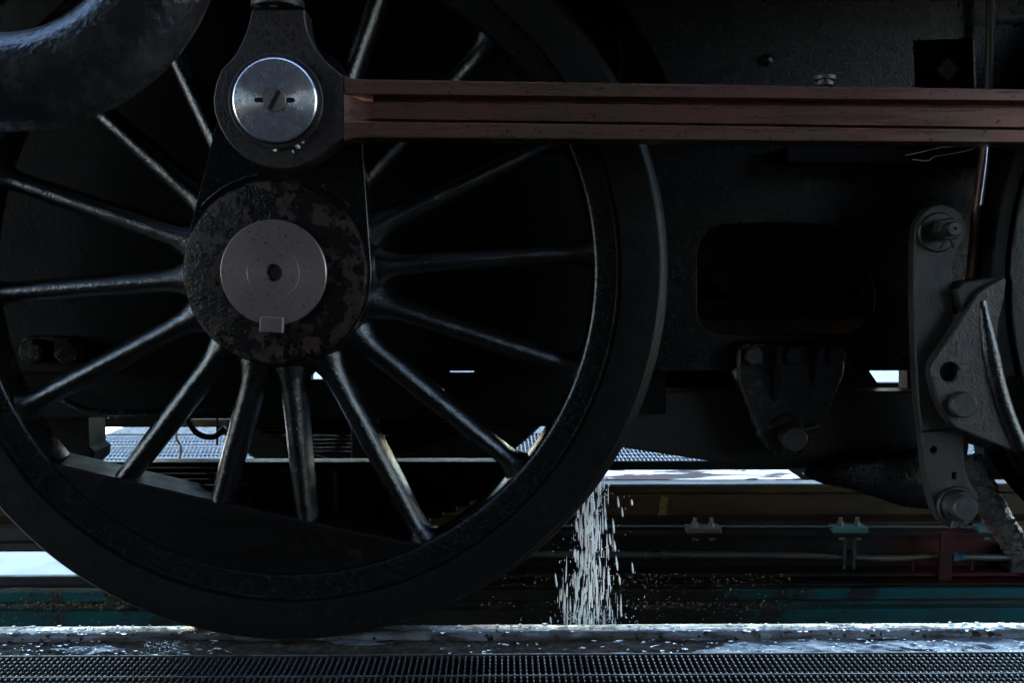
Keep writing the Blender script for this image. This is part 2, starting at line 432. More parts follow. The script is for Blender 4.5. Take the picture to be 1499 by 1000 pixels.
# water beads on near rail and ledge
bm = B()
def bead(x, y, z, r, ex=1.0, h=.5):
    rr = bmesh.ops.create_icosphere(bm, subdivisions=2, radius=1)
    for v in rr['verts']: v.co = Vector((x+v.co.x*r*ex, y+v.co.y*r, z+max(v.co.z, -.25)*r*h))
for k in range(620):
    px = rnd.choice((rnd.uniform(-20, 330), rnd.uniform(620, 1520), rnd.uniform(940, 1520)))
    if rnd.random() < .5: y = rnd.uniform(1.893, 1.943); z = .0005
    else: y = rnd.uniform(1.803, 1.882); z = -.0085
    x = (px-735)/1400*y
    r = rnd.choice((.0009, .0012, .0016, .0022, .003)); ex = rnd.uniform(1, 2.6)
    if y-r < 1.80: continue
    bead(x, y, z, r, ex, rnd.uniform(.35, .7))
for k in range(170):
    px = 235+rnd.gauss(0, 17); y = rnd.uniform(1.805, 1.88)
    bead((px-735)/1400*y, y, -.007, rnd.uniform(.0008, .0016), 1, .8)
o = obj('water_drops', bm, 'bead', kind='stuff', ang=180)
tag(o, 'clear water drops beaded over the near wet rail and muddy ledge', 'water drops')

# near floor grating
def grating(name, x0, x1, y0, y1, z, pitch, label, cross, mat, group, parts=True, tooth=.015):
    t = thing(name, label, 'grating', ((x0+x1)/2, (y0+y1)/2, z-.03), group)
    bm = B()
    box(bm, (x0, y1-.0045, z-.03), (x1, y1, z+.0005), .0008); box(bm, (x0, y0, z-.03), (x1, y0+.0045, z+.0005), .0008)
    obj('edge_bar', bm, mat if parts else 'frame_dark', t)  # far edge bar coloured dark to stand in for shade
    for yc in cross:
        bm = B(); box(bm, (x0, yc-.0018, z-.012), (x1, yc+.0018, z+.0003), .0006)
        obj('cross_rod', bm, mat, t)
    def bar(bm, x):
        th = .0014; L = y1-.0046-(y0+.0046); nt_ = max(1, int(L/tooth)); prof = []
        for i in range(nt_):
            ya = y0+.0046+L*i/nt_; s = L/nt_
            prof += [(ya, z-.0045), (ya+s*.18, z-.0003), (ya+s*.62, z-.0003), (ya+s*.80, z-.0045)]
        prof += [(y1-.0046, z-.0045)]
        top = [(bm.verts.new((x-th, y, zz)), bm.verts.new((x+th, y, zz))) for y, zz in prof]
        bot = [(bm.verts.new((x-th, y, z-.028)), bm.verts.new((x+th, y, z-.028))) for y, zz in (prof[0], prof[-1])]
        for a, b in zip(top, top[1:]): bm.faces.new((a[0], a[1], b[1], b[0]))
        for s in (0, 1): bm.faces.new([p[s] for p in top]+[bot[1][s], bot[0][s]])
        bm.faces.new((top[0][0], top[0][1], bot[0][1], bot[0][0])); bm.faces.new((top[-1][0], top[-1][1], bot[1][1], bot[1][0]))
    n = int((x1-x0)/pitch)
    if parts:
        bm = B(); bar(bm, x0+pitch); first = obj('bearing_bar', bm, mat, t)
        for i in range(1, n-1):
            c = first.copy(); col.objects.link(c); c.parent = t; c.location.x = i*pitch + rnd.uniform(-.0003, .0003)
    else:
        bm = B()
        for i in range(n-1): bar(bm, x0+pitch*(i+1))
        obj('bearing_bar', bm, mat, t, kind='stuff')
    return t
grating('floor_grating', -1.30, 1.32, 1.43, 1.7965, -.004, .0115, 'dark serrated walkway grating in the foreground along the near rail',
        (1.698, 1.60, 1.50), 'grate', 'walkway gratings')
obj('gap_shade_board', box(B(), (-1.50, 3.69, -.5), (2.4, 3.72, -.035)), 'pit', kind='structure')  # dark board added under the grating so the gap reads as shade
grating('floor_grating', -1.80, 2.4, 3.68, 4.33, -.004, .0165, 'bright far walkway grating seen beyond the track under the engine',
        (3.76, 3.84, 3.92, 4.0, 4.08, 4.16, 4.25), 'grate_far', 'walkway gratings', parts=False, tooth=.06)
obj('gravel_strip', box(B(), (-1.82, 4.36, -.029), (2.6, 4.9, -.012)), 'gravel', kind='structure')

# ------------------------------------------------------------------ far side of the pit
YF = 3.25
def zf(py, Y=YF, px=900): return at(px, py, Y).z
bm = B()
prof = [(YF, -.028), (YF, -.006), (YF+.006, 0), (YF+.064, 0), (YF+.07, -.006), (YF+.07, -.028), (YF+.044, -.040), (YF+.042, zf(757)), (YF+.10, zf(762)), (YF+.10, zf(768)),
        (YF-.03, zf(768)), (YF-.03, zf(762)), (YF+.026, zf(757)), (YF+.024, -.040)]
extr_x(bm, prof, -3.2, 3.2, 1)
tag(obj('rail', bm, 'far_rail'), 'far rail across the pit with brown rusty web and yellow stains', 'rail', 'rails of the track')
bm = B(); a, b = at(963, 759, 3.27), at(979, 726, 3.27); prism(bm, [(a.x, a.z), (b.x-.004, a.z+.01), (b.x, b.z-.01), (a.x+.012, b.z), (a.x+.004, (a.z+b.z)/2)], 3.272, 3.2735, 0)
tag(obj('paint_mark', bm, 'ochre'), 'ochre yellow paint mark on the web of the far rail', 'mark')
o = obj('ledge_plate', box(B(), (-1.8, YF+.072, -.02), (1.06, YF+.235, .0015), .002), 'far_plate')
tag(o, 'pale steel plate with worn red paint along the far rail', 'plate')

# red channel beam with stiffener
t = thing('red_beam', 'dark red steel beam with upright stiffener below the far rail', 'beam', at(1000, 842, 3.22))
x0, x1 = at(560, 800, 3.22).x, at(1900, 800, 3.22).x
bm = B(); box(bm, (x0, 3.16, zf(786, 3.16)), (x1, 3.30, zf(781.5, 3.16)), .001); obj('top_flange', bm, 'red', t)
bm = B(); box(bm, (x0, 3.245, zf(842, 3.2)), (x1, 3.258, zf(786.5, 3.2))); obj('web', bm, 'red', t)
bm = B(); box(bm, (x0, 3.16, zf(846, 3.16)), (x1, 3.30, zf(841, 3.16)), .001); obj('bottom_flange', bm, 'red', t)
for px in (1386, 1640):
    bm = B(); box(bm, (at(px-9, 800, 3.15).x, 3.150, zf(862, 3.15)), (at(px+9, 800, 3.15).x, 3.162, zf(783, 3.15)), .001); obj('stiffener', bm, 'red', t)
for px in (1335, 1422):
    bm = B(); q = at(px, 850, 3.19)
    prism(bm, circ(q.x, q.z, .013, 6), 3.175, 3.20, .002)
    tube(bm, [at(px, 846, 3.19), at(px, 820, 3.19)], .006, 8)
    obj('stud', bm, 'red', t)
# thin conduit above the beam
bm = B(); tube(bm, [at(760, 771, 3.17), at(1000, 771.5, 3.17), at(1250, 772, 3.17), at(1700, 773, 3.17)], .004, 10)
tag(obj('thin_conduit', bm, 'pipe'), 'thin brown conduit running just under the far rail foot', 'conduit')
# dark back wall between rail foot and beams
obj('pit_wall', box(B(), (x0, 3.31, -1.7), (3.2, 3.33, zf(769, 3.3))), 'pit', kind='structure')
# pipe with couplings
t = thing('cable_pipe', 'grey brown pipe clamped along the red beam with couplings', 'pipe', at(1000, 818, 3.19))
bm = B()
tube(bm, smooth_path([at(600, 811, 3.19), at(780, 812, 3.19), at(1000, 812.5, 3.19), at(1180, 814, 3.19), at(1300, 818, 3.19), at(1362, 815, 3.19), at(1395, 816, 3.19)], 8), .011, 14)
obj('tube', bm, 'pipe', t)
for px in (949, 974, 1246):
    bm = B(); tube(bm, [at(px-5, 812.5, 3.19), at(px+5, 812.5, 3.19)], .0155, 12); obj('coupling', bm, 'pipe' if px < 1200 else 'darkbolt', t)
for k, px in enumerate((1399, 1409)):
    bm = B(); tube(bm, [at(px-5, 816, 3.19), at(px+3.5, 816, 3.19)], .017-.003*k, 6); obj('fitting', bm, 'blue_fit', t)
bm = B(); tube(bm, [at(1412, 816, 3.19), at(1478, 817, 3.19)], .0125, 14); obj('hose_end', bm, 'pipe', t)
bm = B(); tube(bm, [at(1474, 816.5, 3.19), at(1484, 816.5, 3.19)], .018, 6); obj('end_nut', bm, 'clip_tan', t)
tag(obj('junction_box', prism(B(), poly([(1479, 838), (1499, 847), (1560, 850), (1560, 800), (1492, 800)], 3.16), 3.16, 3.24, .003), 'hanger'),
    'small grey metal box at the right end of the pipe', 'box')
t = thing('pipe_bracket', 'small bolted bracket holding the pipe below a teal clip', 'bracket', at(1245, 835, 3.18))
for dx in (-9, 5):
    bm = B(); a, b = at(1243+dx, 834, 3.17), at(1248+dx, 790, 3.17); box(bm, (a.x, 3.168, a.z), (b.x, 3.176, b.z), .001); obj('strap', bm, 'hanger', t)
# rail clips with bolts
def clip(px, mat, label):
    Y = 3.16; c = at(px, 782, Y)
    t = thing('rail_clip', label, 'clip', c, 'bolted rail clips')
    w_ = pxm(26, Y)
    bm = B(); box(bm, (c.x-w_, 3.15, zf(781, Y)), (c.x+w_, 3.20, zf(772.5, Y)), .0015); obj('plate', bm, mat, t)
    for s in (-1, 1):
        x = c.x+s*w_*.48
        bm = B(); zt = zf(772.5, Y)
        bmh = [(.0, .010), (.0095, .0095), (.011, .009)]
        v0 = bmesh.ops.create_cone(bm, cap_ends=True, segments=6, radius1=.0125, radius2=.0115, depth=.013)['verts']
        bmesh.ops.translate(bm, verts=v0, vec=(x, 3.172, zt+.0066))
        n = obj('nut', bm, 'clip_tan', t)
        bm = B(); v0 = bmesh.ops.create_cone(bm, cap_ends=True, segments=12, radius1=.0065, radius2=.006, depth=.016)['verts']
        bmesh.ops.translate(bm, verts=v0, vec=(x, 3.172, zt+.021)); obj('stud', bm, 'clip_tan', n)
        bm = B(); box(bm, (x-.010, 3.152, zf(791.5, Y)), (x+.010, 3.159, zf(788, Y)), .001); obj('lower_nut', bm, mat, t)
clip(1030, 'clip_tan', 'tan dirty rail clip with two bolts, leftmost on the far beam')
clip(1244, 'clip_teal', 'pale teal rail clip with two bolts above the pipe bracket')
clip(1456, 'clip_teal', 'pale teal rail clip partly hidden by the crusty hose at right')
# teal beam: two flanges with a recess
t = thing('teal_beam', 'teal painted steel beam lowest on the far pit side, dirt along it', 'beam', at(1000, 915, 3.1))
xa, xb = at(-300, 880, 3.12).x, at(1900, 880, 3.12).x
YT = 3.10
bm = B(); box(bm, (xa, YT, zf(880, YT)), (xb, YT+.14, zf(864.5, YT)), .003); obj('top_flange', bm, 'teal', t)
bm = B(); box(bm, (xa, YT+.035, zf(893, YT)), (xb, YT+.05, zf(880, YT)-.0005)); obj('web', bm, 'teal_dirty', t)
bm = B(); box(bm, (xa, YT-.01, zf(940, YT)), (xb, YT+.14, zf(892, YT)), .003); obj('bottom_flange', bm, 'teal', t)
bm = B(); box(bm, (xa, YT+.02, zf(861.8, YT)), (xb, YT+.10, zf(859.5, YT)), .0008); obj('top_strip', bm, 'red', t)
# brown beam at the left above the opening
t = thing('brown_beam', 'brown rusty beam above the bright opening at lower left', 'beam', at(0, 806, 3.2))
xl, xr = at(-400, 800, 3.2).x, at(560, 800, 3.2).x
bm = B(); box(bm, (xl, 3.19, zf(806, 3.19)), (xr, 3.30, zf(795, 3.19)), .002); obj('lower_flange', bm, 'brown', t)
bm = B(); box(bm, (xl, 3.23, zf(795, 3.19)), (xr, 3.25, zf(770, 3.19)), .002); obj('web', bm, 'brown', t)
tag(obj('ledge_bar', box(B(), (xl, 3.14, zf(858, 3.14)), (xr, 3.165, zf(842, 3.14)), .003), 'brown'), 'dark brown bar forming the sill of the bright opening', 'bar')

# ochre crumbs of ballast on the beams
bm = B()
for k in range(2600):
    px = rnd.choice((rnd.gauss(960, 110), rnd.uniform(700, 1180), rnd.uniform(-20, 190)))
    lay = rnd.random()
    if lay < .45: py, y = rnd.uniform(840, 866), rnd.uniform(3.07, 3.16)
    elif lay < .8: py, y = rnd.uniform(882, 894), rnd.uniform(3.07, 3.13)
    else: py, y = rnd.uniform(864, 914), YT-.012
    if px < 200 and lay < .45: py = rnd.uniform(883, 892); y = YT+.01
    p = at(px, py, y); r = rnd.choice((.0007, .0008, .001, .001, .0013, .0017, .0026))
    rr = bmesh.ops.create_icosphere(bm, subdivisions=1, radius=r)
    for v in rr['verts']: v.co = p + v.co*rnd.uniform(.7, 1.3)
tag(obj('crumbs', bm, 'crumb', kind='stuff', ang=10), 'ochre crumbs and grit scattered over the beams across the pit', 'grit')

# ================================================================== DRIVING WHEEL
XW, ZW = -.421, .730
def make_wheel():
    t = thing('driving_wheel', 'large black spoked driving wheel with bare steel axle end and crescent balance weight', 'wheel', (XW, 1.90, ZW), 'driving wheels')
    c = (XW, ZW)
    bm = B()
    lathe(bm, *c, [(.6525, 1.868), (.6545, 1.8585), (.657, 1.858), (.7265, 1.858), (.7295, 1.861), (.7300, 1.866), (.7315, 1.925), (.736, 1.938), (.748, 1.947),
                   (.7585, 1.953), (.762, 1.962), (.7585, 1.975), (.750, 1.984), (.735, 1.986), (.6525, 1.986)], 220, True)
    obj('tyre', bm, 'tyre', t, ang=40)
    bm = B()
    lathe(bm, *c, [(.6518, 1.8690), (.6505, 1.8640), (.6465, 1.8640), (.6450, 1.8705), (.640, 1.8715), (.612, 1.8722), (.6045, 1.8745), (.6005, 1.882), (.599, 1.93), (.602, 1.965),
                   (.610, 1.98), (.6518, 1.982)], 200, True)
    obj('rim', bm, 'paint', t, ang=50)
    # counterweight: segment between a chord and the rim
    a = Vector(XZ(40, 670, 1.874)); b = Vector(XZ(628, 802, 1.874)); cc = Vector(c); Rr = .604
    def hit(p, d):
        d = d.normalized(); f = p-cc; bq = f.dot(d); cq = f.dot(f)-Rr*Rr
        return p + d*(-bq+math.sqrt(bq*bq-cq))
    pr, pl = hit(b, b-a), hit(a, a-b)
    a0 = math.atan2(*(pl-cc).yx); a1 = math.atan2(*(pr-cc).yx)
    if a1 < a0: a1 += 2*PI
    arc = [(cc.x+Rr*math.cos(a0+(a1-a0)*i/60), cc.y+Rr*math.sin(a0+(a1-a0)*i/60)) for i in range(61)]
    chord = []
    for i in range(1, 24):
        q = pr.lerp(pl, i/24); nrm = Vector((-(pl-pr).y, (pl-pr).x)).normalized()
        chord.append(tuple(q + nrm*(.003*math.sin(PI*i/24) + .0012*mn.noise(Vector((i*.7, 3, 1))))))
    bm = B(); prism(bm, arc+chord, 1.874, 1.972, .004)
    obj('counterweight', bm, 'weight', t)
    # spokes
    for k in range(16):
        ang = R(4.0 + 22.5*k + {10: 1.7, 11: 1.0, 12: -1.0, 13: -.8}.get(k, 0))
        u = Vector((math.cos(ang), 0, math.sin(ang))); s_ = Vector((-math.sin(ang), 0, math.cos(ang))); yv = Vector((0, 1, 0))
        bm = B(); rings = []
        NS, NR = 26, 14
        seed = k*3.7
        for i in range(NS+1):
            f = i/NS; r = .160+.447*f
            w_ = .0265-.0065*f + .022*math.exp(-((r-.165)/.034)**2) + .020*math.exp(-((.608-r)/.020)**2)
            d_ = .050-.014*f + .012*math.exp(-((.608-r)/.025)**2)
            yc = 1.876+.052*f
            ring = []
            for j in range(NR):
                a_ = 2*PI*j/NR
                wob = 1+.05*mn.noise(Vector((seed+r*22, math.cos(a_)*1.2, math.sin(a_)*1.2)))
                # lozenge-ish section: a ridge runs down the front
                ex = math.copysign(abs(math.cos(a_))**1.0, math.cos(a_)); ey = math.copysign(abs(math.sin(a_))**.95, math.sin(a_))
                ring.append(bm.verts.new(Vector((XW, 0, ZW)) + u*r + s_*w_*wob*ex + yv*(yc + d_*wob*ey)))
            rings.append(ring)
        for p, q in zip(rings, rings[1:]):
            for j in range(NR): bm.faces.new((p[j], p[(j+1) % NR], q[(j+1) % NR], q[j]))
        bm.faces.new(rings[0]); bm.faces.new(rings[-1])
        obj('spoke', bm, 'spoke', t, ang=60)
    # hub
    bm = B()
    lathe(bm, *c, [(.085, 1.800), (.088, 1.778), (.160, 1.778), (.167, 1.7795), (.1712, 1.785), (.172, 1.795), (.1725, 1.806), (.085, 1.806)], 120, True)
    obj('hub', bm, 'hubface', t, ang=40)
    bm = B(); lathe(bm, *c, [(.09, 1.8065), (.1715, 1.8065), (.1745, 1.815), (.183, 1.838), (.194, 1.866), (.202, 1.89), (.204, 1.92), (.202, 1.98), (.09, 2.02)], 100, True); obj('hub_barrel', bm, 'spoke', t, ang=60)
    # crank boss, hull of the hub and the crank pin
    pc = Vector(XZ(407, 150, 1.70))
    th = math.atan2(pc.y-ZW, pc.x-XW); dd = (pc-cc).length; r1, r2 = .176, .128
    be = math.acos((r1-r2)/dd)
    out = circ(pc.x, pc.y, r2, 30, th-be, th+be) + circ(XW, ZW, r1, 50, th+be, th-be+2*PI)
    bm = B(); prism(bm, out, 1.800, 1.925, .0012); obj('crank_boss', bm, 'paint', t, ang=40)
    for a0_, a1_ in ((100, 138), (42, 62)):
        bm = B(); tube(bm, [Vector((XW+.184*math.cos(R(a_)), 1.798, ZW+.184*math.sin(R(a_)))) for a_ in range(a0_, a1_+1, 2)], .0035, 8); obj('hub_lip', bm, 'hubface', t)
    # axle end
    bm = B()
    lathe(bm, *c, [(.0, 1.800), (.0125, 1.797), (.0150, 1.775), (.0165, 1.770), (.0475, 1.7697), (.0480, 1.7702), (.0486, 1.7697), (.0960, 1.7697), (.0975, 1.7712), (.0975, 1.80)], 96)
    ax = obj('axle_end', bm, 'axle', t, ang=25)
    # object-space tangent is about the thing's own centre, which is the axle
    kx, kz = XZ(397.5, 475, 1.768); ca, sa = math.cos(R(-3)), math.sin(R(-3))
    pts = [(kx+ca*x-sa*z, kz+sa*x+ca*z) for x, z in ((-.0215, -.0145), (.0215, -.0145), (.0215, .0135), (-.0215, .0135))]
    bm = B(); prism(bm, pts, 1.7665, 1.80, .0008); obj('key', bm, 'axle', t)
    # turned cap over the crank pin; its mesh is centred on the pin so that the turning marks run round it
    bm = B()
    lathe(bm, 0, 0, [(.0, .0025), (.0205, .0025), (.0210, 0), (.0700, 0), (.0722, .0018), (.0722, .03)], 96)
    me = finish(bm, 25); me.name = 'crank_pin_cap'; me.materials.append(M['pin'])
    pin = bpy.data.objects.new('crank_pin_cap', me); col.objects.link(pin); pin.parent = t
    pin.location = Vector((pc.x, 1.674, pc.y)) - t.location
    bm = B(); lathe(bm, pc.x, pc.y, [(.0, 1.6733), (.0188, 1.6733), (.0198, 1.6745), (.0198, 1.69)], 40)
    scw = obj('screw', bm, 'axle', None, loc=t.location); scw.parent = t; scw.location = (0, 0, 0)
    sl = .0175; aa = R(62); dx, dz = math.cos(aa), math.sin(aa)
    q = [(pc.x+dx*sl*s1-dz*.0036*s2, pc.y+dz*sl*s1+dx*.0036*s2) for s1, s2 in ((-1, -1), (1, -1), (1, 1), (-1, 1))]
    bm = B(); prism(bm, q, 1.6729, 1.674, 0); s1_ = obj('slot', bm, 'slot', t)
    for s in (-1, 1):
        cx_ = pc.x+s*.0265
        bm = B(); prism(bm, circ(cx_+s*.0035, pc.y, .0042, 14) if False else [(cx_-s*.006, pc.y-.0042), (cx_+s*.004, pc.y-.0042)] + circ(cx_+s*.004, pc.y, .0042, 10, -PI/2, PI/2)[1:-1] * (1 if s > 0 else 0)
                   + (circ(cx_+s*.004, pc.y, .0042, 10, -PI/2, -3*PI/2)[1:-1] if s < 0 else []) + [(cx_+s*.004, pc.y+.0042), (cx_-s*.006, pc.y+.0042)], 1.6737, 1.675, 0)
        obj('key_slot', bm, 'slot', t)
    return t
wheel = make_wheel()
w2 = copy_tree(wheel); w2.location.x = 1.722; tag(w2, 'second driving wheel, only its left edge visible at right beside the brake', 'wheel', 'driving wheels')
w3 = copy_tree(wheel); w3.location.y = 5.20-1.90; w3.rotation_euler = (0, R(11), PI)
tag(w3, 'far side driving wheel seen dimly through the spokes of the near one', 'wheel', 'driving wheels')
for ch in list(w3.children):
    if ch.name.split('.')[0] in ('crank_pin_cap', 'screw', 'slot', 'key_slot', 'key'): bpy.data.objects.remove(ch)
bm = B(); lathe(bm, XW, ZW, [(.0, 2.03), (.10, 2.03), (.10, 3.17), (.0, 3.17)], 40)
tag(obj('axle', bm, 'frame_dark', loc=(XW, 2.6, ZW-.1)), 'dark axle between the near and the far driving wheel', 'axle')

# ================================================================== COUPLING ROD
YR = 1.69
t = thing('coupling_rod', 'brown fluted steel coupling rod with round big end on the crank pin', 'rod', at(407, 150, 1.70))
bo = [(369, 13), (364, 34), (360, 47), (353, 63), (345, 78), (335, 90), (324, 101), (316, 122), (312, 146), (314, 165), (321, 184), (330, 201), (342, 216), (358, 230), (376, 240), (394, 246),
      (412, 248), (430, 246), (446, 241), (462, 233), (477, 222), (490, 210), (506, 201), (506, 113), (492, 102), (477, 89), (466, 76), (459, 65), (453, 52), (450, 44), (447, 28), (446, 13)]
pc = XZ(407, 150, 1.70)
bm = B(); prism(bm, poly(bo, YR), YR, 1.752, .0025, holes=[circ(pc[0], pc[1], .0765, 56)]); obj('big_end', bm, 'bigend', t)
bm = B(); lathe(bm, pc[0], pc[1], [(.0735, 1.69), (.0735, 1.6835), (.0752, 1.682), (.0800, 1.682), (.0815, 1.6835), (.0815, 1.6915)], 72); obj('bush', bm, 'bigend', t)
q = XZ(471, 152, YR); bm = B(); prism(bm, [(q[0]-.003, q[1]-.012), (q[0]+.003, q[1]-.012), (q[0]+.003, q[1]+.012), (q[0]-.003, q[1]+.012)], 1.6885, 1.692, 0); obj('dowel', bm, 'slot', t)
# fluted body, sections every few centimetres
bm = B(); rings = []
XR = 2035
sta = [503, 506, 509, 513, 518, 524, 532, 542] + list(range(580, XR, 120)) + [XR]
for px in sta:
    f = (px-505)/(1499-505)
    zt, z1, z2, zb = [XZ(px, a+(b-a)*f, YR)[1] for a, b in ((115, 130), (137, 147), (177, 190), (200.5, 208.5))]
    if px < 530: e = (530-px)/26; zt += .006*e*e; zb -= .006*e*e
    dp = .026*min(1, max(0, (px-504)/36))**.8; dq = min(1, max(0, (px-506)/30))
    x = XZ(px, 160, YR)[0]; ch = .0018
    pr = [(zt, YR+ch), (zt-ch, YR), (z1+.001, YR), (z1, YR+.001 if dp > .001 else YR), (z1-.0006, YR+dp*1.5), (z1-.0078*dq-.0008, YR+dp*1.5), (z1-.0095*dq-.001, YR+dp*.55), (z2+.0065*dq+.001, YR+dp*.55), (z2+.005*dq+.0008, YR+dp*1.5), (z2+.0006, YR+dp*1.5), (z2, YR+.001 if dp > .001 else YR),
          (z2-.001, YR), (zb+ch, YR), (zb, YR+ch), (zb, YR+.06), (zt, YR+.06)]
    rings.append([bm.verts.new((x, y, z)) for z, y in pr])
for a, b in zip(rings, rings[1:]):
    for k in range(len(a)): bm.faces.new((a[k], a[(k+1) % len(a)], b[(k+1) % len(a)], b[k]))
bm.faces.new(rings[0]); bm.faces.new(rings[-1])
obj('fluted_bar', bm, 'rod', t, ang=28)
# oil cup studs on top of the big end
bm = B(); a = at(407, 12, 1.715); tube(bm, [a, a+Vector((0, 0, .012))], .046, 24); obj('oil_cup_base', bm, 'darkbolt', t)
for px, r in ((400, .0075), (429, .009), (376, .006)):
    bm = B(); a = at(px, 9, 1.70); tube(bm, [a, a+Vector((0, 0, .03))], r, 12); obj('stud', bm, 'bright_bolt', t)
bm = B(); a = at(1207, 125, 1.715); 
for (z0, z1, r) in ((0, .006, .016), (.006, .010, .011), (.010, .0165, .0185)):
    tube(bm, [a+Vector((0, 0, z0)), a+Vector((0, 0, z1))], r, 20)
obj('filler_cap', bm, 'bolt', t)
# grease squeezed out below and above the cap
for i, pts in enumerate(([(402, 221), (404, 216), (410, 215)], [(421, 214), (429, 211), (436, 214), (437, 217)], [(428, 222), (430, 221)], [(441, 208), (445, 206)], [(412, 93), (421, 91), (430, 95), (440, 101)])):
    bm = B(); tube(bm, smooth_path([at(a, b, 1.6895) for a, b in pts], 3), pxm(2.5 if i != 4 else 1.3, 1.69), 8, jitter=.2)
    tag(obj('grease_blob', bm, 'grease'), ('white grease curl left of centre under the crank pin cap', 'white grease hook just right of centre under the crank pin cap',
        'tiny white grease dot below the hooked grease blob', 'small grease smear at lower right of the crank pin cap', 'thin pale grease line above the crank pin cap')[i], 'grease', 'grease blobs')

# ================================================================== FRAME AND WHAT HANGS FROM IT
YP = 2.12
zbot = at(1100, 543, YP).z
hole = [(1020, 455), (1020, 372), (1026, 352), (1038, 337), (1056, 328), (1090, 326), (1150, 326), (1205, 327), (1228, 334), (1246, 348), (1258, 366), (1270, 392), (1279, 418), (1281, 444), (1277, 466), (1266, 481), (1248, 489),
        (1200, 490), (1100, 490), (1052, 489), (1034, 482), (1024, 470)]
t = thing('main_frame', 'black wrinkle painted locomotive frame plate with a rounded oblong opening', 'frame', (.4, YP, zbot))
bm = B(); xs = at(905, 400, YP).x; prism(bm, [(xs, zbot), (3.4, zbot), (3.4, 1.40), (xs, 1.40)], YP, YP+.03, .0012, holes=[poly(hole, YP)]); obj('frame_plate', bm, 'frame', t)
bm = B(); prism(bm, [(-3, zbot), (xs-.0002, zbot), (xs-.0002, 1.40), (-3, 1.40)], YP+.001, YP+.03, 0); obj('frame_plate', bm, 'frame_dark', t)  # left plate coloured darker to put it in shade behind the wheel
# upper plate with a curved cut round the wheel, square recess with nut
YV = 2.03; ca_ = Vector(XZ(602, 259, YV)); rv = pxm(399, YV)
arc = [XZ(602+399*math.cos(R(a)), 259-399*math.sin(R(a)), YV) for a in range(10, 62, 3)]
rec = [(1339, 60), (1425, 58), (1427, 126), (1341, 127)]
bm = B(); prism(bm, arc + [(arc[-1][0], 1.40), (2.9, 1.40), (2.9, arc[0][1])], YV, YV+.085, .003, holes=[poly(rec, YV)]); obj('upper_plate', bm, 'frame', t)
bm = B(); prism(bm, poly([(1152, 213), (1900, 225), (1900, 245), (1152, 238)], 2.05), 2.05, 2.118, .003); obj('ledge_strip', bm, 'frame_dark', t)
bm = B(); c = XZ(1383, 103, 2.075); prism(bm, circ(c[0], c[1], pxm(20, 2.07), 4, R(3), R(363)), 2.06, 2.118, .004); obj('square_nut', bm, 'darkbolt', t)
bm = B(); lathe(bm, c[0], c[1], [(pxm(27, 2.08), 2.118), (pxm(31, 2.08), 2.10), (pxm(33, 2.08), 2.10), (pxm(34, 2.08), 2.118)], 40); obj('washer', bm, 'darkbolt', t)
bm = B(); c = XZ(1122, 88, YV); lathe(bm, c[0], c[1], [(0, YV-.012), (.006, YV-.0115), (.011, YV-.008), (.0135, YV), (.0135, YV+.003)], 20); obj('rivet', bm, 'frame', t)
bm = B(); tube(bm, [at(1451, -60, 2.0), at(1449, 60, 2.0), at(1446, 190, 2.0)], .0085, 12)
tag(obj('thin_pipe', bm, 'brown'), 'thin brown vertical pipe at upper right above the rod', 'pipe')
bm = B(); tube(bm, smooth_path([at(1460, 26, 2.0), at(1480, 24, 2.0), at(1530, 25, 2.0)]), .003, 8)
tag(obj('highlight_line', bm, 'clip_teal'), 'short pale green highlight line at the upper right edge', 'wire')  # thin pale tube standing in for a highlight
for i, pts in enumerate(([(1326, 227), (1345, 223), (1375, 216), (1398, 214)], [(1336, 233), (1358, 235), (1368, 229), (1392, 225), (1420, 219), (1430, 213)], [(1444, 216), (1462, 210)])):
    bm = B(); tube(bm, smooth_path([at(a, b, 1.98) for a, b in pts], 4), .0007, 5)
    tag(obj('loose_thread', bm, 'grease'), ('upper pale thread hanging below the rod at right', 'lower longer pale thread with kinks below the rod at right', 'short pale thread under the rod near the right edge')[i], 'thread', 'loose threads')
# inside the opening
t = thing('inner_casting', 'dark brown casting seen inside the oblong frame opening', 'casting', at(1150, 500, 2.35))
bm = B(); prism(bm, poly([(1000, 520), (1000, 425), (1060, 445), (1105, 442), (1150, 412), (1215, 420), (1290, 425), (1300, 520)], 2.35), 2.35, 2.5, .012); obj('body', bm, 'inner', t)
bm = B(); prism(bm, poly([(1000, 435), (1035, 400), (1075, 440), (1000, 432)], 2.30), 2.30, 2.33, .004); obj('gusset', bm, 'inner', t)
bm = B(); tube(bm, [at(1240, 350, 2.32), at(1237, 430, 2.32)], .02, 10); tube(bm, [at(1245, 408, 2.3), at(1263, 445, 2.3)], .018, 10); obj('pipe_stub', bm, 'frame_dark', t)
# bolted plate seen through the left spokes
t = thing('horn_plate', 'small rounded plate with two hex bolts behind the left spokes', 'plate', at(72, 530, 2.10))
bm = B(); prism(bm, poly([(28, 505), (34, 495), (45, 492), (108, 492), (118, 498), (122, 510), (120, 532), (30, 532)], 2.10), 2.10, 2.12, .003); obj('plate', bm, 'frame', t)
for px in (45, 97):
    bm = B(); c = XZ(px, 515, 2.08); hexhead(bm, c[0], c[1], pxm(19, 2.08), 2.075, 2.10, rot=R(20)); obj('bolt', bm, 'bracket', t)
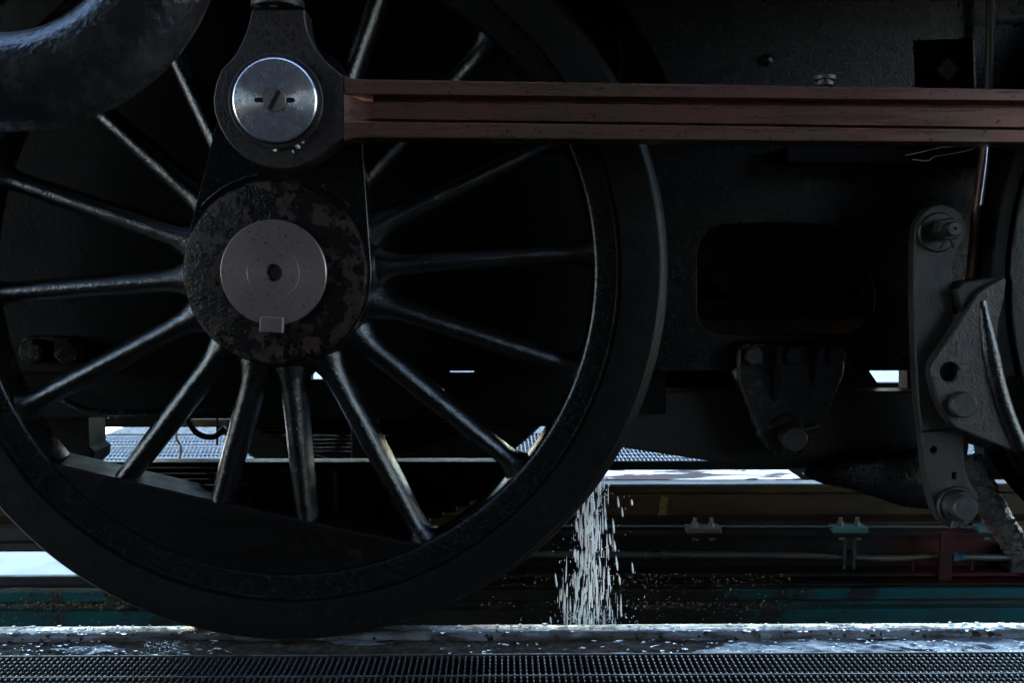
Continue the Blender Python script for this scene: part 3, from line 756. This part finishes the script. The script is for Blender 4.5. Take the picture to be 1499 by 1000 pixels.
# tie under the frame behind the wheel, with the half round notch and the thin slot that let daylight through
YH = 2.155
notch = [(455, 557), (480, 557)] + [(467.5+12.5*math.cos(R(a)), 553-9.5*math.sin(R(a))) for a in range(15, 166, 25)]
slot = [(658, 543.4), (694, 543.4), (694, 546.4), (658, 546.4)]
t = thing('horn_stay', 'black horizontal stay under the frame with daylight notch and slot', 'stay', at(500, 600, YH))
bm = B(); prism(bm, poly([(-400, 532), (-400, 610), (560, 612), (975, 606), (975, 532)], YH), YH, YH+.03, .0, holes=[poly(notch, YH), poly(slot, YH), poly([(12, 537), (22, 540), (27, 556), (30, 570), (42, 580), (38, 590), (26, 589), (14, 566)], YH)]); obj('bar', bm, 'frame_dark', t)
# cross member hiding the gap to the right of the wheel
tag(obj('cross_stay', prism(B(), poly([(975, 520), (1273, 520), (1273, 544), (1292, 572), (1292, 600), (975, 600)], 2.3), 2.3, 2.36, .0), 'frame_dark'),
    'dark cross stay closing the gap behind the three bolt bracket', 'stay')
tag(obj('hanger_stay', prism(B(), poly([(1328, 500), (1600, 500), (1600, 700), (1445, 700), (1440, 656), (1418, 650), (1412, 700), (1345, 700), (1328, 640)], 2.25), 2.25, 2.30, .0), 'frame_dark'), 'dark stay behind the brake hanger', 'stay')
# far frame
zf2 = .36
t = thing('far_frame', 'dim reddish far side frame plate behind the wheel', 'frame', (.4, 3.06, zf2))
bm = B(); box(bm, (-3, 3.05, .55), (3.4, 3.08, 1.40)); obj('frame_plate', bm, 'red_inner', t)
bm = B(); box(bm, (at(100, 600, 3.1).x, 3.10, at(0, 626, 3.1).z), (at(1345, 600, 3.1).x, 3.13, at(0, 562, 3.1).z)); obj('lower_beam', bm, 'frame_dark', t)
# equaliser beam
bm = B(); prism(bm, poly([(850, 573), (1345, 573), (1345, 654), (1290, 668), (1240, 679), (1190, 685), (1140, 686), (1090, 683), (1040, 676), (990, 668), (905, 655), (850, 648)], 2.165), 2.165, 2.235, .004)
tag(obj('equaliser_beam', bm, 'brown'), 'dull brown beam with bowed lower edge right of the big wheel', 'beam')
# bracket with three bolts
YB = 2.085
t = thing('spring_bracket', 'greasy black triangular bracket with three bolts and a bottom pin', 'bracket', at(1160, 672, YB))
bm = B()
prism(bm, poly([(1081, 510), (1084, 504), (1092, 500), (1118, 500), (1136, 503), (1189, 502), (1214, 503), (1228, 510), (1239, 532), (1237, 548), (1231, 564), (1219, 592), (1205, 618), (1184, 650), (1176, 662), (1166, 669), (1152, 672), (1138, 669),
                (1123, 658), (1112, 638), (1102, 616), (1092, 590), (1084, 568), (1079, 543)], YB), YB, 2.15, .006); obj('plate', bm, 'bracket', t, ang=45)
def rib(x0, x1, y0, y1, d, nm='rib'):
    bm = B(); f = poly([(x0, y0), (x1, y0), (x1+1, y1), (x0+1, y1)], YB)
    yo = [YB-d, YB-d, YB-.001, YB-.001]
    a = [bm.verts.new((x, yy, z)) for (x, z), yy in zip(f, yo)]; b = [bm.verts.new((x, YB+.01, z)) for x, z in f]
    bm.faces.new(a); bm.faces.new(b)
    for i in range(4): bm.faces.new((a[i], a[(i+1) % 4], b[(i+1) % 4], b[i]))
    bmesh.ops.bevel(bm, geom=bm.edges[:], offset=.003, segments=2, affect='EDGES')
    obj(nm, bm, 'bracket', t, ang=60)
rib(1128, 1138, 503, 590, .05); rib(1188, 1198, 503, 570, .05)
for px, m_ in ((1102.5, 'bolt'), (1161, 'bolt'), (1222.5, 'bolt')):
    bm = B(); c = XZ(px, 521, YB-.01); hexhead(bm, c[0], c[1], pxm(15.5, YB), YB-.022, YB, rot=R(rnd.uniform(0, 60)), bev=.004); obj('bolt', bm, m_, t)
c = XZ(1162.5, 643, YB-.03); bm = B(); lathe(bm, *c, [(0, YB-.04), (pxm(16.5, YB), YB-.04), (pxm(17.8, YB), YB-.038), (pxm(17.8, YB), YB)], 32); obj('pin', bm, 'bolt', t)
bm = B(); tube(bm, [at(1174, 631, YB-.03), at(1173, 604, YB-.012)], .0026, 8); tube(bm, [at(1176, 630, YB-.03), at(1198, 624, YB-.012)], .0026, 8); obj('split_pin', bm, 'hanger', t)
c = XZ(1139, 661, YB); bm = B(); lathe(bm, *c, [(.006, YB+.004), (.0065, YB-.004), (.0095, YB-.004), (.010, YB+.001)], 20); obj('grease_nipple', bm, 'bolt', t)
bm = B(); c = XZ(1146, 614, YB); prism(bm, [(c[0]+.028*math.cos(a)*math.cos(.4)-.010*math.sin(a)*math.sin(.4), c[1]+.028*math.cos(a)*math.sin(.4)+.010*math.sin(a)*math.cos(.4)) for a in [2*PI*i/20 for i in range(20)]], YB-.006, YB, .002); obj('pad', bm, 'brown', t)

# leaf spring below the axle
t = thing('leaf_spring', 'stack of wet black spring leaves behind the lower spokes', 'spring', at(455, 795, 2.1))
for k in range(13):
    py = 678+8.4*k
    hl = .56-.030*k; xc = XW
    zt = at(0, py, 2.07).z; zc = at(0, py+7.2, 2.07).z
    prof = [(2.07, zc+.001), (2.071, zt-.001), (2.0725, zt), (2.157, zt-.0085), (2.16, zt-.0105), (2.16, zc-.004), (2.0715, zc)]
    bm = B(); extr_x(bm, prof, xc-hl*.72+rnd.uniform(-.004, .004), xc+hl, 24, lambda x, y, z: (y+.0012*mn.noise(Vector((x*14, z*40, k))), z - .028*((x-xc)/.56)**2*0 + .0006*mn.noise(Vector((x*30, y*30, k)))))
    obj('leaf', bm, 'leaf', t, ang=50)
bm = B(); a, b = at(433, 800, 2.05), at(492, 690, 2.05); box(bm, (a.x, 2.05, a.z), (b.x, 2.18, b.z), .006); obj('buckle', bm, 'frame_dark', t)
fs = copy_tree(t); fs.location = (XW, 5.20-2.1, t.location.z); fs.rotation_euler.z = PI
t['group'] = fs['group'] = 'leaf springs'; fs.location.x = 2*XW - t.location.x
fs['label'] = 'far side leaf spring, a dim dark stack behind the near one'
# pipes and clutter below the frame at left
for i, (pts, r, m_, lb) in enumerate((
    ([(262, 612), (258, 640), (265, 655), (263, 672)], .003, 'crumb', 'thin cable dangling in front of the far grating'),
    ([(272, 610), (288, 634), (312, 640), (330, 626)], .008, 'frame_dark', 'dark looped pipe above the far grating'),
    ([(318, 600), (318, 652)], .003, 'frame_dark', 'short drain wire hanging left of a spoke'))):
    bm = B(); tube(bm, smooth_path([at(a, b, 2.5) for a, b in pts], 6), r, 8)
    tag(obj(('cable', 'looped_pipe', 'drain_wire')[i], bm, m_), lb, ('cable', 'pipe', 'wire')[i])
bm = B(); prism(bm, poly([(-300, 590), (128, 600), (130, 655), (138, 662), (136, 676), (120, 690), (-300, 700)], 2.3), 2.3, 2.4, .004)
tag(obj('drain_cock', bm, 'frame_dark'), 'black boxy drain housing left of the far grating', 'housing')
bm = B(); tube(bm, [at(96, 580, 2.2), at(140, 560, 2.2), at(215, 528, 2.2)], .018, 10)
tag(obj('brown_pipe', bm, 'brown'), 'brown slanting pipe behind a left lower spoke', 'pipe')
bm = B(); box(bm, (at(262, 620, 2.6).x, 2.6, at(0, 624.5, 2.6).z), (at(345, 620, 2.6).x, 2.62, at(0, 615, 2.6).z), .001)
tag(obj('angle_bar', bm, 'crumb'), 'thin brown angle bar above the far grating', 'bar')
t = thing('drain_valve', 'small shiny drain valve with hex nut left of a lower spoke', 'valve', at(165, 606, 2.28))
bm = B(); tube(bm, [at(134, 594, 2.28), at(196, 594, 2.28)], .011, 14); tube(bm, [at(165, 590, 2.28), at(165, 612, 2.28)], .014, 14); obj('body', bm, 'bracket', t)
for px in (140, 186):
    bm = B(); tube(bm, [at(px-6, 594, 2.28), at(px+6, 594, 2.28)], .019, 6); obj('nut', bm, 'darkbolt', t)
bm = B(); tube(bm, [at(158, 584, 2.27), at(181, 581, 2.25)], .004, 8); obj('handle', bm, 'bolt', t)
bm = B(); tube(bm, smooth_path([at(-60, 566, 2.13), at(60, 574, 2.12), at(130, 601, 2.12), at(210, 604, 2.13), at(340, 598, 2.14)], 6), .007, 10)
tag(obj('drain_pipe', bm, 'bracket'), 'thin black drain pipe running along the stay behind left spokes', 'pipe')
# ash pan: dark trough between the frames
bm = B(); prism(bm, [(-1.6, .62), (2.6, .62), (2.4, 1.3), (-1.4, 1.3)], 2.3, 2.95, .01)
tag(obj('ash_pan', bm, 'red_inner'), 'dim reddish trough hidden between the frames behind the wheel', 'trough')

# ================================================================== BRAKE GEAR AT RIGHT
YK = 1.885
t = thing('brake_hanger', 'grey steel brake hanger link hanging at right with bolted ends', 'hanger', at(1385, 775, YK))
up = [(1339, 345), (1341, 330), (1346, 319), (1353, 309), (1362, 302), (1378, 298), (1396, 304), (1406, 312), (1412, 323), (1414, 337), (1411, 349), (1404, 362), (1397, 376), (1395, 392), (1394, 420), (1396, 450), (1399, 500), (1404, 560), (1411, 628), (1349, 632), (1344, 590), (1340, 520), (1338, 450), (1338, 390)]
bm = B(); prism(bm, poly(up, YK), YK, YK+.028, .003); obj('upper_link', bm, 'hanger', t)
lo_ = [(1349, 633), (1411, 629), (1411, 660), (1413, 690), (1420, 708), (1429, 722), (1433, 738), (1429, 755), (1418, 768), (1403, 775), (1390, 773), (1377, 764), (1368, 748), (1361, 722), (1355, 690)]
h1 = XZ(1367, 659, YK); h2 = XZ(1397, 697, YK)
bm = B(); prism(bm, poly(lo_, YK), YK, YK+.028, .0025, holes=[circ(*h1, pxm(5, YK), 16), [(h2[0]-.004, h2[1]-.006), (h2[0]+.004, h2[1]-.006), (h2[0]+.004, h2[1]+.006), (h2[0]-.004, h2[1]+.006)]]); obj('lower_link', bm, 'hanger', t)
c = XZ(1373, 340, YK); bm = B(); lathe(bm, *c, [(0, YK-.004), (pxm(27, YK), YK-.004), (pxm(31, YK), YK+.002)], 36); w_ = obj('washer', bm, 'darkbolt', t)
c = XZ(1386, 336, YK-.02); bm = B(); hexhead(bm, *c, pxm(18, YK), YK-.035, YK-.003, rot=R(12)); nu = obj('nut', bm, 'hanger', t)
c = XZ(1392, 335, YK-.04); bm = B(); lathe(bm, *c, [(pxm(2.2, YK), YK-.052), (pxm(2.4, YK), YK-.058), (pxm(9, YK), YK-.058), (pxm(10.5, YK), YK-.054), (pxm(10.5, YK), YK-.03)], 24); lathe(bm, *c, [(0, YK-.050), (pxm(2.3, YK), YK-.050)], 12); obj('stud', bm, 'bolt', nu)
bm = B(); tube(bm, [at(1386, 349, YK-.04), at(1376, 363, YK-.02)], .0022, 8); tube(bm, [at(1391, 349, YK-.04), at(1397, 363, YK-.02)], .0022, 8); obj('split_pin', bm, 'bolt', t)
c = XZ(1401, 741, YK); bm = B(); lathe(bm, *c, [(0, YK-.008), (pxm(29, YK), YK-.008), (pxm(31, YK), YK-.003), (pxm(31, YK), YK+.002)], 36); obj('washer', bm, 'hanger', t)
c = XZ(1406, 742, YK-.02); bm = B(); lathe(bm, *c, [(0, YK-.028), (pxm(23, YK), YK-.028), (pxm(24, YK), YK-.024), (pxm(24, YK), YK-.006)], 36); obj('collar', bm, 'darkbolt', t)
c = XZ(1411, 744, YK-.05); bm = B(); lathe(bm, *c, [(0, YK-.058), (.002, YK-.060), (pxm(16, YK), YK-.060), (pxm(18, YK), YK-.056), (pxm(18, YK), YK-.02)], 36); obj('pin', bm, 'bolt', t)
bm = B(); prism(bm, poly([(1396, 764), (1406, 762), (1402, 772), (1393, 775)], YK-.04), YK-.04, YK-.034, .001); prism(bm, poly([(1409, 762), (1416, 760), (1416, 776)], YK-.04), YK-.04, YK-.034, .001); obj('split_pin', bm, 'hanger', t)

YS = 1.852
t = thing('brake_shoe', 'dark brake shoe holder with round hole and pin pressed towards the right wheel', 'brake shoe', at(1430, 662, YS))
hd = [(1432, 428), (1446, 418), (1470, 406), (1474, 410), (1470, 440), (1462, 470), (1460, 500), (1464, 560), (1474, 600), (1486, 632), (1497, 656), (1493, 663), (1484, 661), (1440, 644), (1397, 626), (1383, 608), (1371, 579), (1365, 556), (1363, 543), (1367, 530), (1400, 480)]
ho = XZ(1390, 545, YS)
bm = B(); prism(bm, poly(hd, YS), YS, YS+.03, .003, holes=[circ(*ho, pxm(14, YS), 28)]); obj('holder_plate', bm, 'holder', t)
bm = B(); lathe(bm, *ho, [(0, YS+.024), (pxm(14, YS), YS+.024)], 24); obj('hole_bottom', bm, 'slot', t)
c = XZ(1407, 592, YS); bm = B(); lathe(bm, *c, [(0, YS-.014), (pxm(17, YS), YS-.0145), (pxm(19.5, YS), YS-.011), (pxm(20, YS), YS+.002)], 36); obj('pin', bm, 'bolt', t)
bm = B(); rg = smooth_path([at(1436, 440, YS+.007), at(1446, 500, YS+.007), at(1458, 560, YS+.007), at(1475, 615, YS+.007), at(1494, 657, YS+.007)], 8)
tube(bm, rg, [pxm(7+7*min(1, i/10), YS) for i in range(len(rg))], 12); obj('web_fillet', bm, 'spoke', t, ang=70)
X2 = 1.722
def arcw(r, a0, a1, n=20): return [(X2+r*math.cos(R(a0+(a1-a0)*i/n)), ZW+r*math.sin(R(a0+(a1-a0)*i/n))) for i in range(n+1)]
bm = B(); prism(bm, arcw(.736, 157, 196)+arcw(.764, 196, 157), 1.865, 1.945, .003); obj('brake_block', bm, 'frame_dark', t)
bm = B(); prism(bm, poly([(1398, 424), (1412, 413), (1440, 408), (1472, 404), (1470, 412), (1446, 420), (1432, 430), (1412, 462)], YS+.012), YS+.012, YS+.07, .003); obj('top_lug', bm, 'brown', t)
# sand pipe
bm = B(); tube(bm, smooth_path([at(1452, 150, 1.96), at(1444, 215, 1.95), at(1436, 270, 1.94), at(1428, 340, 1.93), at(1421, 420, 1.92)], 8), pxm(8, 1.93), 16)
tag(obj('sand_pipe', bm, 'copper'), 'coppery sand pipe coming down between hanger and right wheel', 'pipe')
bm = B(); tube(bm, smooth_path([at(1449, 190, 1.92), at(1445, 240, 1.92), at(1437, 300, 1.92)], 8), pxm(3.5, 1.92), 12)
tag(obj('oil_pipe', bm, 'bright_bolt'), 'thin shiny oil pipe beside the coppery sand pipe', 'pipe')
# crusty hose
bm = B(); pth = smooth_path([at(1418, 672, 1.97), at(1446, 730, 1.965), at(1470, 775, 1.96), at(1505, 820, 1.95)], 14)
tube(bm, pth, pxm(20, 1.96), 18, jitter=.10)
tag(obj('crusty_hose', bm, 'crust', ang=70), 'rust crusted slanting hose at the lower right edge', 'hose')
bm = B(); tube(bm, smooth_path([at(1455, 655, 1.98), at(1475, 690, 1.98), at(1510, 730, 1.98)], 8), pxm(12, 1.98), 12)
tag(obj('brake_hose', bm, 'frame_dark'), 'dark smooth hose below the brake shoe at right', 'hose')
# oily brake pull rod behind the hanger
bm = B(); prism(bm, poly([(1190, 704), (1206, 690), (1232, 678), (1252, 671), (1345, 660), (1400, 700), (1400, 752), (1330, 746), (1290, 733), (1250, 720), (1210, 712)], 2.08), 2.08, 2.16, .02)
tag(obj('pull_rod', bm, 'crustblack', ang=60), 'oily black brake pull rod end left of the hanger bottom', 'rod')

# ================================================================== ABOVE: running board and boiler that shade all this
t = thing('locomotive_body', 'running board and boiler above the frames, shading the wheels', 'locomotive body', (0, 2.6, 1.42))
bm = B(); box(bm, (-5.5, 1.66, 1.42), (6.5, 3.54, 1.46), .004); obj('running_board', bm, 'paint', t)
bm = B(); box(bm, (-5.5, 1.66, 1.36), (6.5, 1.675, 1.418)); obj('valance', bm, 'paint', t)
bm = B(); box(bm, (-5.2, 1.72, 1.47), (6.2, 3.48, 3.3), .03); obj('side_tank', bm, 'paint', t)
bm = B()
n = 40; rings = [[bm.verts.new((x, 2.6+.85*math.cos(2*PI*k/n), 3.0+.85*math.sin(2*PI*k/n))) for k in range(n)] for x in (-5, 6)]
for k in range(n): bm.faces.new((rings[0][k], rings[0][(k+1) % n], rings[1][(k+1) % n], rings[1][k]))
bm.faces.new(rings[0]); bm.faces.new(rings[1]); obj('boiler', bm, 'paint', t)

# blurred casting in the upper left corner
YC = 1.12
C0 = at(7, -133, YC); RO = pxm(309, YC); rm = RO*.222; RM = RO-rm
pth = [C0+Vector((-.5, 0, -RM))] + [C0+Vector((RM*math.cos(R(a)), 0, RM*math.sin(R(a)))) for a in range(-90, 1, 5)] + [C0+Vector((RM, 0, .4))]
bm = B(); tube(bm, pth, rm, 40)
tag(obj('pipe_bend', bm, 'casting', ang=80), 'thick dark glossy pipe bend, blurred in the upper left corner', 'pipe')

# ================================================================== FALLING WATER
bm = B()
def drop(p, L, r, lean):
    rr = bmesh.ops.create_icosphere(bm, subdivisions=2, radius=1)
    for v in rr['verts']:
        z = v.co.z; k = (1-.35*z)
        v.co = Vector((p.x+v.co.x*r*k+lean*z*L, p.y+v.co.y*r*k, p.z+z*L))
for k in range(250):
    f = rnd.random()**.8
    py = 690+f*232
    sp = 8+33*f
    px = 871-18*f + rnd.gauss(0, sp*.62)
    if px < 812 or (px < 830 and py < 760): px = 871-18*f+rnd.uniform(-15, 25)
    y = 2.06+rnd.uniform(-.035, .035)
    p = at(px, py, y)
    L = pxm(rnd.uniform(4, 21), y); r = pxm(rnd.choice((.35, .45, .6, .75, 1.0, 1.3)), y)
    drop(p, L, r, -(px-866)/1400*.55*rnd.uniform(.6, 1.2))
for px, py, L in ((905, 735, 9), (911, 750, 8), (925, 736, 5), (898, 770, 12), (926, 832, 9), (903, 825, 12), (907, 850, 8), (900, 800, 9), (893, 790, 9), (814, 850, 12), (806, 909, 6)):
    p = at(px, py, 2.06); drop(p, pxm(L, 2.06), pxm(1.5, 2.06), -.12)
for k in range(420):                                        # fine spray round the stream and splash at its foot
    f = rnd.random()
    if k < 300: px, py = 870-14*f+rnd.gauss(0, 14+26*f), 700+f*212
    else: px, py = rnd.gauss(856, 42), 913-abs(rnd.gauss(0, 11))
    if px < 806 or (px < 832 and py < 770): continue
    y = 2.06+rnd.uniform(-.05, .05)
    rr = bmesh.ops.create_icosphere(bm, subdivisions=1, radius=pxm(rnd.uniform(.3, .75), y)); p = at(px, py, y); st = rnd.uniform(1, 3.5)
    for v in rr['verts']: v.co = Vector((p.x+v.co.x, p.y+v.co.y, p.z+v.co.z*st))
for k in range(12):
    x0 = rnd.gauss(868, 9); sl = rnd.uniform(-.19, .10); y = 2.06+rnd.uniform(-.03, .03); py = rnd.uniform(690, 790)
    while py < 915:
        n_ = rnd.randint(3, 7); pts = []; rad = []
        for q in range(n_):
            pts.append(at(x0+sl*(py-690)+rnd.uniform(-.8, .8), py, y)); rad.append(pxm(rnd.uniform(.4, 1.2), y)); py += rnd.uniform(5, 9)
        rad[0] = rad[-1] = pxm(.2, y)
        tube(bm, smooth_path(pts, 3), [rad[min(i//3, n_-1)] for i in range(3*(n_-1)+1)], 8)
        py += rnd.uniform(2, 16)
tag(obj('falling_water', bm, 'fall', kind='stuff', ang=180), 'white stream of water drops falling behind the wheel onto the rail', 'water')
